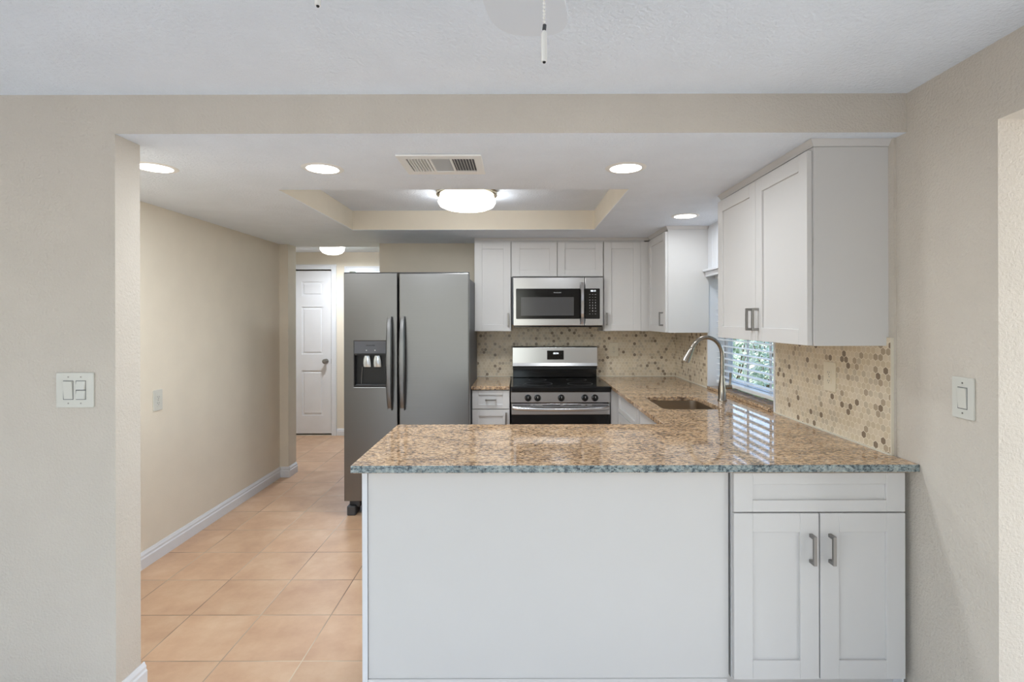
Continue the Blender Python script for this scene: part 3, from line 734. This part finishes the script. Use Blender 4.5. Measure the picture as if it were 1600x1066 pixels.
# ------------------------------------------------------------------ switches and outlets
def plate_local(w, h, t=.006):
    return rrect(-w/2, w/2, -h/2, h/2, .004, 3)
def wallplate(kind, label, cat, loc, rz, w, h, gangs, mat='plate', group=None):
    t = thing(kind, label, cat, loc, group); mtx = Matrix.Translation(Vector(loc)) @ Matrix.Rotation(rz, 4, 'Z')
    b = slab(B(), rrect(-w/2, w/2, -h/2, h/2, .004, 3), [], -.0065, 0, 'xz'); b.transform(mtx); obj('plate', b, mat, t, bev=.002)
    for gx, typ in gangs:
        if typ == 'rocker':
            b = B(); loft(b, [[(gx-.0165,-.0068,-.033),(gx+.0165,-.0068,-.033),(gx+.0165,-.0068,.033),(gx-.0165,-.0068,.033)],
                              [(gx-.0155,-.008,-.032),(gx+.0155,-.008,-.032),(gx+.0155,-.0125,.032),(gx-.0155,-.0125,.032)]])
            b.transform(mtx); obj('rocker', b, mat, t)
            b = slab(B(), rect(gx-.0185, gx+.0185, -.035, .035), [rect(gx-.0166, gx+.0166, -.0331, .0331)], -.0069, -.0066, 'xz'); b.transform(mtx); obj('rocker_gap', b, 'casegrey', t)
        elif typ == 'double':
            for z in (-.0172, .0172):
                b = B(); loft(b, [[(gx-.0165,-.0068,z-.0155),(gx+.0165,-.0068,z-.0155),(gx+.0165,-.0068,z+.0155),(gx-.0165,-.0068,z+.0155)],
                                  [(gx-.0155,-.013,z-.015),(gx+.0155,-.013,z-.015),(gx+.0155,-.008,z+.015),(gx-.0155,-.008,z+.015)]])
                b.transform(mtx); obj('rocker', b, mat, t)
            b = slab(B(), rect(gx-.0185, gx+.0185, -.035, .035), [rect(gx-.0166, gx+.0166, -.0331, -.0015), rect(gx-.0166, gx+.0166, .0015, .0331)], -.0069, -.0066, 'xz'); b.transform(mtx); obj('rocker_gap', b, 'casegrey', t)
        else:
            for z in (-.019, .019):
                b = slab(B(), rrect(-.0165, .0165, z-.0145, z+.0145, .007, 4), [], -.009, -.0066, 'xz'); b.transform(mtx); so = obj('socket', b, mat, t)
                b = B(); box(b, -.0075, -.0055, -.0094, -.0091, z-.003, z+.006); box(b, .0055, .0075, -.0094, -.0091, z-.002, z+.005); box(b, -.002, .002, -.0094, -.0091, z-.010, z-.006)
                b.transform(mtx); obj('slot', b, 'dark', so)
    for gx, typ in gangs:
        zz = (0,) if typ == 'outlet' else (-.048, .048)
        for z in zz:
            b = lathe(B(), [(.0028, -.0066), (.0028, -.0074)], (gx, 0, z), 10, 'y'); b.transform(mtx); obj('screw', b, 'nickel', t)
    return t
wallplate('light_switch', 'double-gang white light switch plate on the wall left of the opening', 'light switch', (-1.621, YP0, 1.177), 0, .137, .128, [(-.023, 'rocker'), (.023, 'double')])
wallplate('light_switch', 'single white rocker switch plate on the right wall', 'light switch', (XR, 1.667, 1.178), -PI/2, .082, .132, [(0, 'rocker')])
wallplate('wall_outlet', 'cream electrical outlet on the long left wall', 'outlet', (XL, 3.132, .950), PI/2, .078, .125, [(0, 'outlet')], 'plate', 'electrical outlets')
wallplate('wall_outlet', 'ivory outlet on the back tiles right of the range', 'outlet', (.856, TB, 1.156), 0, .080, .124, [(0, 'outlet')], 'ivory', 'electrical outlets')
wallplate('wall_outlet', 'ivory outlet on the side tiles under the largest wall cabinet', 'outlet', (XT, 2.352, 1.170), -PI/2, .088, .130, [(0, 'outlet')], 'ivory', 'electrical outlets')

# ------------------------------------------------------------------ ceiling fixtures
def can(x, y, label, e=6.6, r=.073):
    t = thing('recessed_light', label, 'ceiling light', (x, y, ZC), 'recessed ceiling lights')
    b = B(); n = 40; pr = [(.070, -.004), (.076, -.0045), (.088, -.003), (.092, -.0005), (.070, -.0005)]
    rs = []
    for k in range(n):
        a = 2*PI*k/n; rs.append([(x+q*math.cos(a), y+q*math.sin(a), ZC+h) for q, h in pr])
    R_ = [[b.verts.new(p) for p in r_] for r_ in rs]
    for k in range(n):
        A, Bq = R_[k], R_[(k+1)%n]
        for j in range(len(pr)): b.faces.new((A[j], A[(j+1)%len(pr)], Bq[(j+1)%len(pr)], Bq[j]))
    bmesh.ops.recalc_face_normals(b, faces=b.faces[:])
    obj('trim_ring', b, 'white', t, smooth=True)
    obj('lens', lathe(B(), [(.0695, -.001), (.0695, -.0035), (.06, -.004)], (x, y, ZC), 32), 'lens', t, label='lit white lens')
    light('can_lamp', 'AREA', (x, y, ZC-.006), (0, 0, 0), e, (.90, .955, 1.0), shape='DISK', size=.138)
can(-1.625, 2.335, 'recessed ceiling light at far left, partly hidden by the opening\'s wall end')
can(-.882, 2.355, 'recessed ceiling light left of the air vent')
can(.486, 2.355, 'recessed ceiling light right of the air vent', 4.2)
can(1.109, 3.464, 'recessed ceiling light between the two right-hand wall cabinets', 2.0)

cx, cy = -.33, 3.36
t = thing('flush_ceiling_light', 'round lit white glass dome light in the middle of the recessed tray', 'ceiling light', (cx, cy, ZT))
b = lathe(B(), [(.19, ZT+.003), (.195, ZT-.008), (.188, ZT-.014), (.196, ZT-.02), (.196, ZT-.028), (.190, ZT-.032), (.17, ZT-.034)], (cx, cy, 0), 48)
obj('ring', b, 'brass', t, smooth=True, label='polished ribbed metal ring')
b = lathe(B(), [(.168, ZT-.035), (.176, ZT-.042), (.186, ZT-.074), (.172, ZT-.098), (.14, ZT-.112), (.09, ZT-.119), (.02, ZT-.121)], (cx, cy, 0), 48)
obj('glass_dome', b, 'domeglow', t, smooth=True, label='lit white glass')
light('tray_lamp', 'AREA', (cx, cy, ZT-.123), (0, 0, 0), 9, (.90, .955, 1.0), shape='DISK', size=.3)
for k in range(4):
    a = PI/4+k*PI/2
    light('tray_side_lamp', 'POINT', (cx+.215*math.cos(a), cy+.215*math.sin(a), ZT-.08), (0, 0, 0), .8, (.90, .955, 1.0), shadow_soft_size=.02)
hx, hy = -2.06, 5.78
t = thing('hall_ceiling_light', 'shallow lit dome light on the hallway ceiling', 'ceiling light', (hx, hy, ZT))
obj('base_ring', lathe(B(), [(.135, ZT), (.14, ZT-.01), (.135, ZT-.028), (.12, ZT-.03)], (hx, hy, 0), 40), 'white', t, smooth=True)
obj('glass_dome', lathe(B(), [(.118, ZT-.0305), (.131, ZT-.036), (.128, ZT-.06), (.105, ZT-.09), (.06, ZT-.108), (.01, ZT-.113)], (hx, hy, 0), 40), 'domeglow', t, smooth=True, label='lit white glass')
light('hall_lamp', 'AREA', (hx, hy, ZT-.116), (0, 0, 0), 14, (.92, .96, 1.0), shape='DISK', size=.2)
light('hall_lamp_side', 'POINT', (hx+.17, hy-.05, ZT-.07), (0, 0, 0), 1.7, (.90, .955, 1.0), shadow_soft_size=.03)

# air vent
VX0, VX1, VY0, VY1 = -.508, -.152, 2.150, 2.425
t = thing('ceiling_vent', 'white rectangular air supply vent in the kitchen ceiling', 'air vent', ((VX0+VX1)/2, (VY0+VY1)/2, ZC))
o1 = [rect(VX0+.035, VX0+.128, VY0+.045, VY1-.045), rect(VX0+.139, VX0+.217, VY0+.045, VY1-.045), rect(VX0+.228, VX1-.035, VY0+.045, VY1-.045)]
b = slab(B(), rect(VX0, VX1, VY0, VY1), o1, ZC-.009, ZC-.0005); obj('frame', b, 'white', t, bev=.003)
obj('backing', box(B(), VX0+.03, VX1-.03, VY0+.04, VY1-.04, ZC-.0025, ZC-.0004), 'casegrey', t)
for k in range(7):
    x = VX0+.046+k*.0125; b = B(); loft(b, [[(x+.0005,y,ZC-.003),(x+.0030,y,ZC-.003),(x-.0015,y,ZC-.010),(x-.0040,y,ZC-.010)] for y in (VY0+.046, VY1-.046)]); obj('louver', b, 'white', t)
for k in range(7):
    x = VX1-.043-k*.0125; b = B(); loft(b, [[(x-.004,y,ZC-.003),(x-.002,y,ZC-.003),(x+.0005,y,ZC-.010),(x-.0015,y,ZC-.010)] for y in (VY0+.046, VY1-.046)]); obj('louver', b, 'white', t)
for k in range(16):
    y = VY0+.052+k*.0112; b = B(); loft(b, [[(x,y-.002,ZC-.003),(x,y,ZC-.003),(x,y-.0040,ZC-.009),(x,y-.0055,ZC-.009)] for x in (VX0+.140, VX0+.216)]); obj('louver', b, 'white', t)

# ceiling fan overhead: one blade tip and two pull chains are in view
fx, fy = -.10, .55
t = thing('ceiling_fan', 'white ceiling fan overhead, blade tip and two pull chains at the top edge', 'ceiling fan', (fx, fy, ZT))
obj('canopy', lathe(B(), [(.07, ZT), (.075, ZT-.02), (.04, ZT-.05)], (fx, fy, 0), 32), 'white', t, smooth=True)
obj('motor', lathe(B(), [(.04, ZT-.051), (.12, ZT-.06), (.14, ZT-.09), (.13, ZT-.14), (.07, ZT-.17), (.06, ZT-.21), (.02, ZT-.215)], (fx, fy, 0), 40), 'white', t, smooth=True)
m = NT('fan_blade_white'); m.set('Base Color', lin((224, 229, 236))); m.set('Roughness', .5); M['blade'] = m.m
for k in range(5):
    a = math.radians(-10.5+72*k); b = B(); pl = []
    L0, L1 = .17, .765
    pl = [(-.052, L0), (.052, L0), (.088, L0+.3)] + [(.094*math.copysign(abs(math.cos(th))**.7, math.cos(th)), L1-.10+.10*math.sin(th)**.8) for th in [PI*j/16 for j in range(0, 17)]] + [(-.088, L0+.3)]
    slab(b, pl, [], -.003, .003)
    mt = Matrix.Translation((fx, fy, ZT-.115)) @ Matrix.Rotation(a, 4, 'Z') @ Matrix.Rotation(math.radians(6), 4, 'Y')
    b.transform(mt); bo = obj('blade', b, 'blade', t)
    b = box(B(), -.02, .02, .1, .20, .0035, .008); b.transform(mt); obj('blade_bracket', b, 'white', bo)
def chain(x, y, z1, zb, fob):
    b = B(); z = z1
    while z > zb+fob+.008:
        lathe(b, [(.0004, z-.0018), (.0016, z-.0008), (.0016, z+.0008), (.0004, z+.0018)], (x, y, 0), 8); z -= .0042
    tube(b, [(x, y, z1), (x, y, zb+fob)], .0005, 6)
    c = obj('pull_chain', b, 'white', t)
    obj('chain_connector', tube(B(), [(x+.0006, y, zb+fob+.007), (x, y, zb+fob+.001)], .0022, 8), 'charcoal', c)
    b = lathe(B(), [(.0022, zb+.001), (.0034, zb+.0015), (.0034, zb+fob-.003), (.0018, zb+fob)], (x, y, 0), 14); obj('fob', b, 'white', c, smooth=True)
    obj('fob_cap', lathe(B(), [(.0015, zb-.0005), (.002, zb+.0009)], (x, y, 0), 10), 'dark', c)
chain(.0303, .60, ZT-.2, 1.7295, .0365)
chain(-.230, .60, ZT-.2, 1.7945, .0365)

# ------------------------------------------------------------------ outside the kitchen window and the glazed hall door
struct('ground', box(B(), -6, 14, 6.91, 22, -.25, -.15), 'grass')
struct('ground_side', box(B(), 1.56, 14, 1.96, 6.909, -.25, -.15), 'grass')
fn = thing('garden_fence', 'pale board fence outside beyond the kitchen window', 'fence', (8, 12, -.15))
b = B()
for k in range(60):
    x = 2.2+.14*k; box(b, x, x+.125, 13.0, 13.02, -.15, 1.75)
obj('boards', b, 'fence', fn)
b = box(B(), 2.2, 10.6, 13.021, 13.06, .2, .28); box(b, 2.2, 10.6, 13.021, 13.06, 1.3, 1.38); obj('rail', b, 'fence', fn)
def shrub(x, y, h, r, label, n=900):
    t = thing('garden_shrub', label, 'shrub', (x, y, -.15), 'shrubs outside the kitchen window')
    b = B()
    for k in range(n):
        th, ph, q = random.uniform(0, 2*PI), math.acos(random.uniform(-.9, 1)), random.uniform(.5, 1)**.5
        c = Vector((x+r*q*math.sin(ph)*math.cos(th), y+r*q*math.sin(ph)*math.sin(th), h*.55+h*.5*q*math.cos(ph)-.1))
        a = Vector((random.uniform(-1,1), random.uniform(-1,1), random.uniform(-1,1))).normalized(); s = a.orthogonal().normalized()
        L = random.uniform(.05, .09); wv = L*.35
        v = [b.verts.new(c+a*L), b.verts.new(c+s*wv), b.verts.new(c-a*L), b.verts.new(c-s*wv)]; b.faces.new(v)
    obj('foliage', b, 'leaf', t)
    b = B()
    for k in range(5):
        a = 2*PI*k/5; tube(b, [(x, y, -.15), (x+.1*math.cos(a), y+.1*math.sin(a), h*.3), (x+r*.5*math.cos(a), y+r*.5*math.sin(a), h*.75)], [.02, .014, .006], 7)
    obj('stem', b, 'bark', t)
shrub(3.4, 8.3, 1.5, .6, 'leafy green shrub closest outside the kitchen window')
shrub(4.7, 9.9, 1.9, .8, 'larger leafy shrub farther out beyond the kitchen window')
shrub(4.4, 11.6, 2.1, .8, 'leafy shrub in front of the pale garden fence', 800)
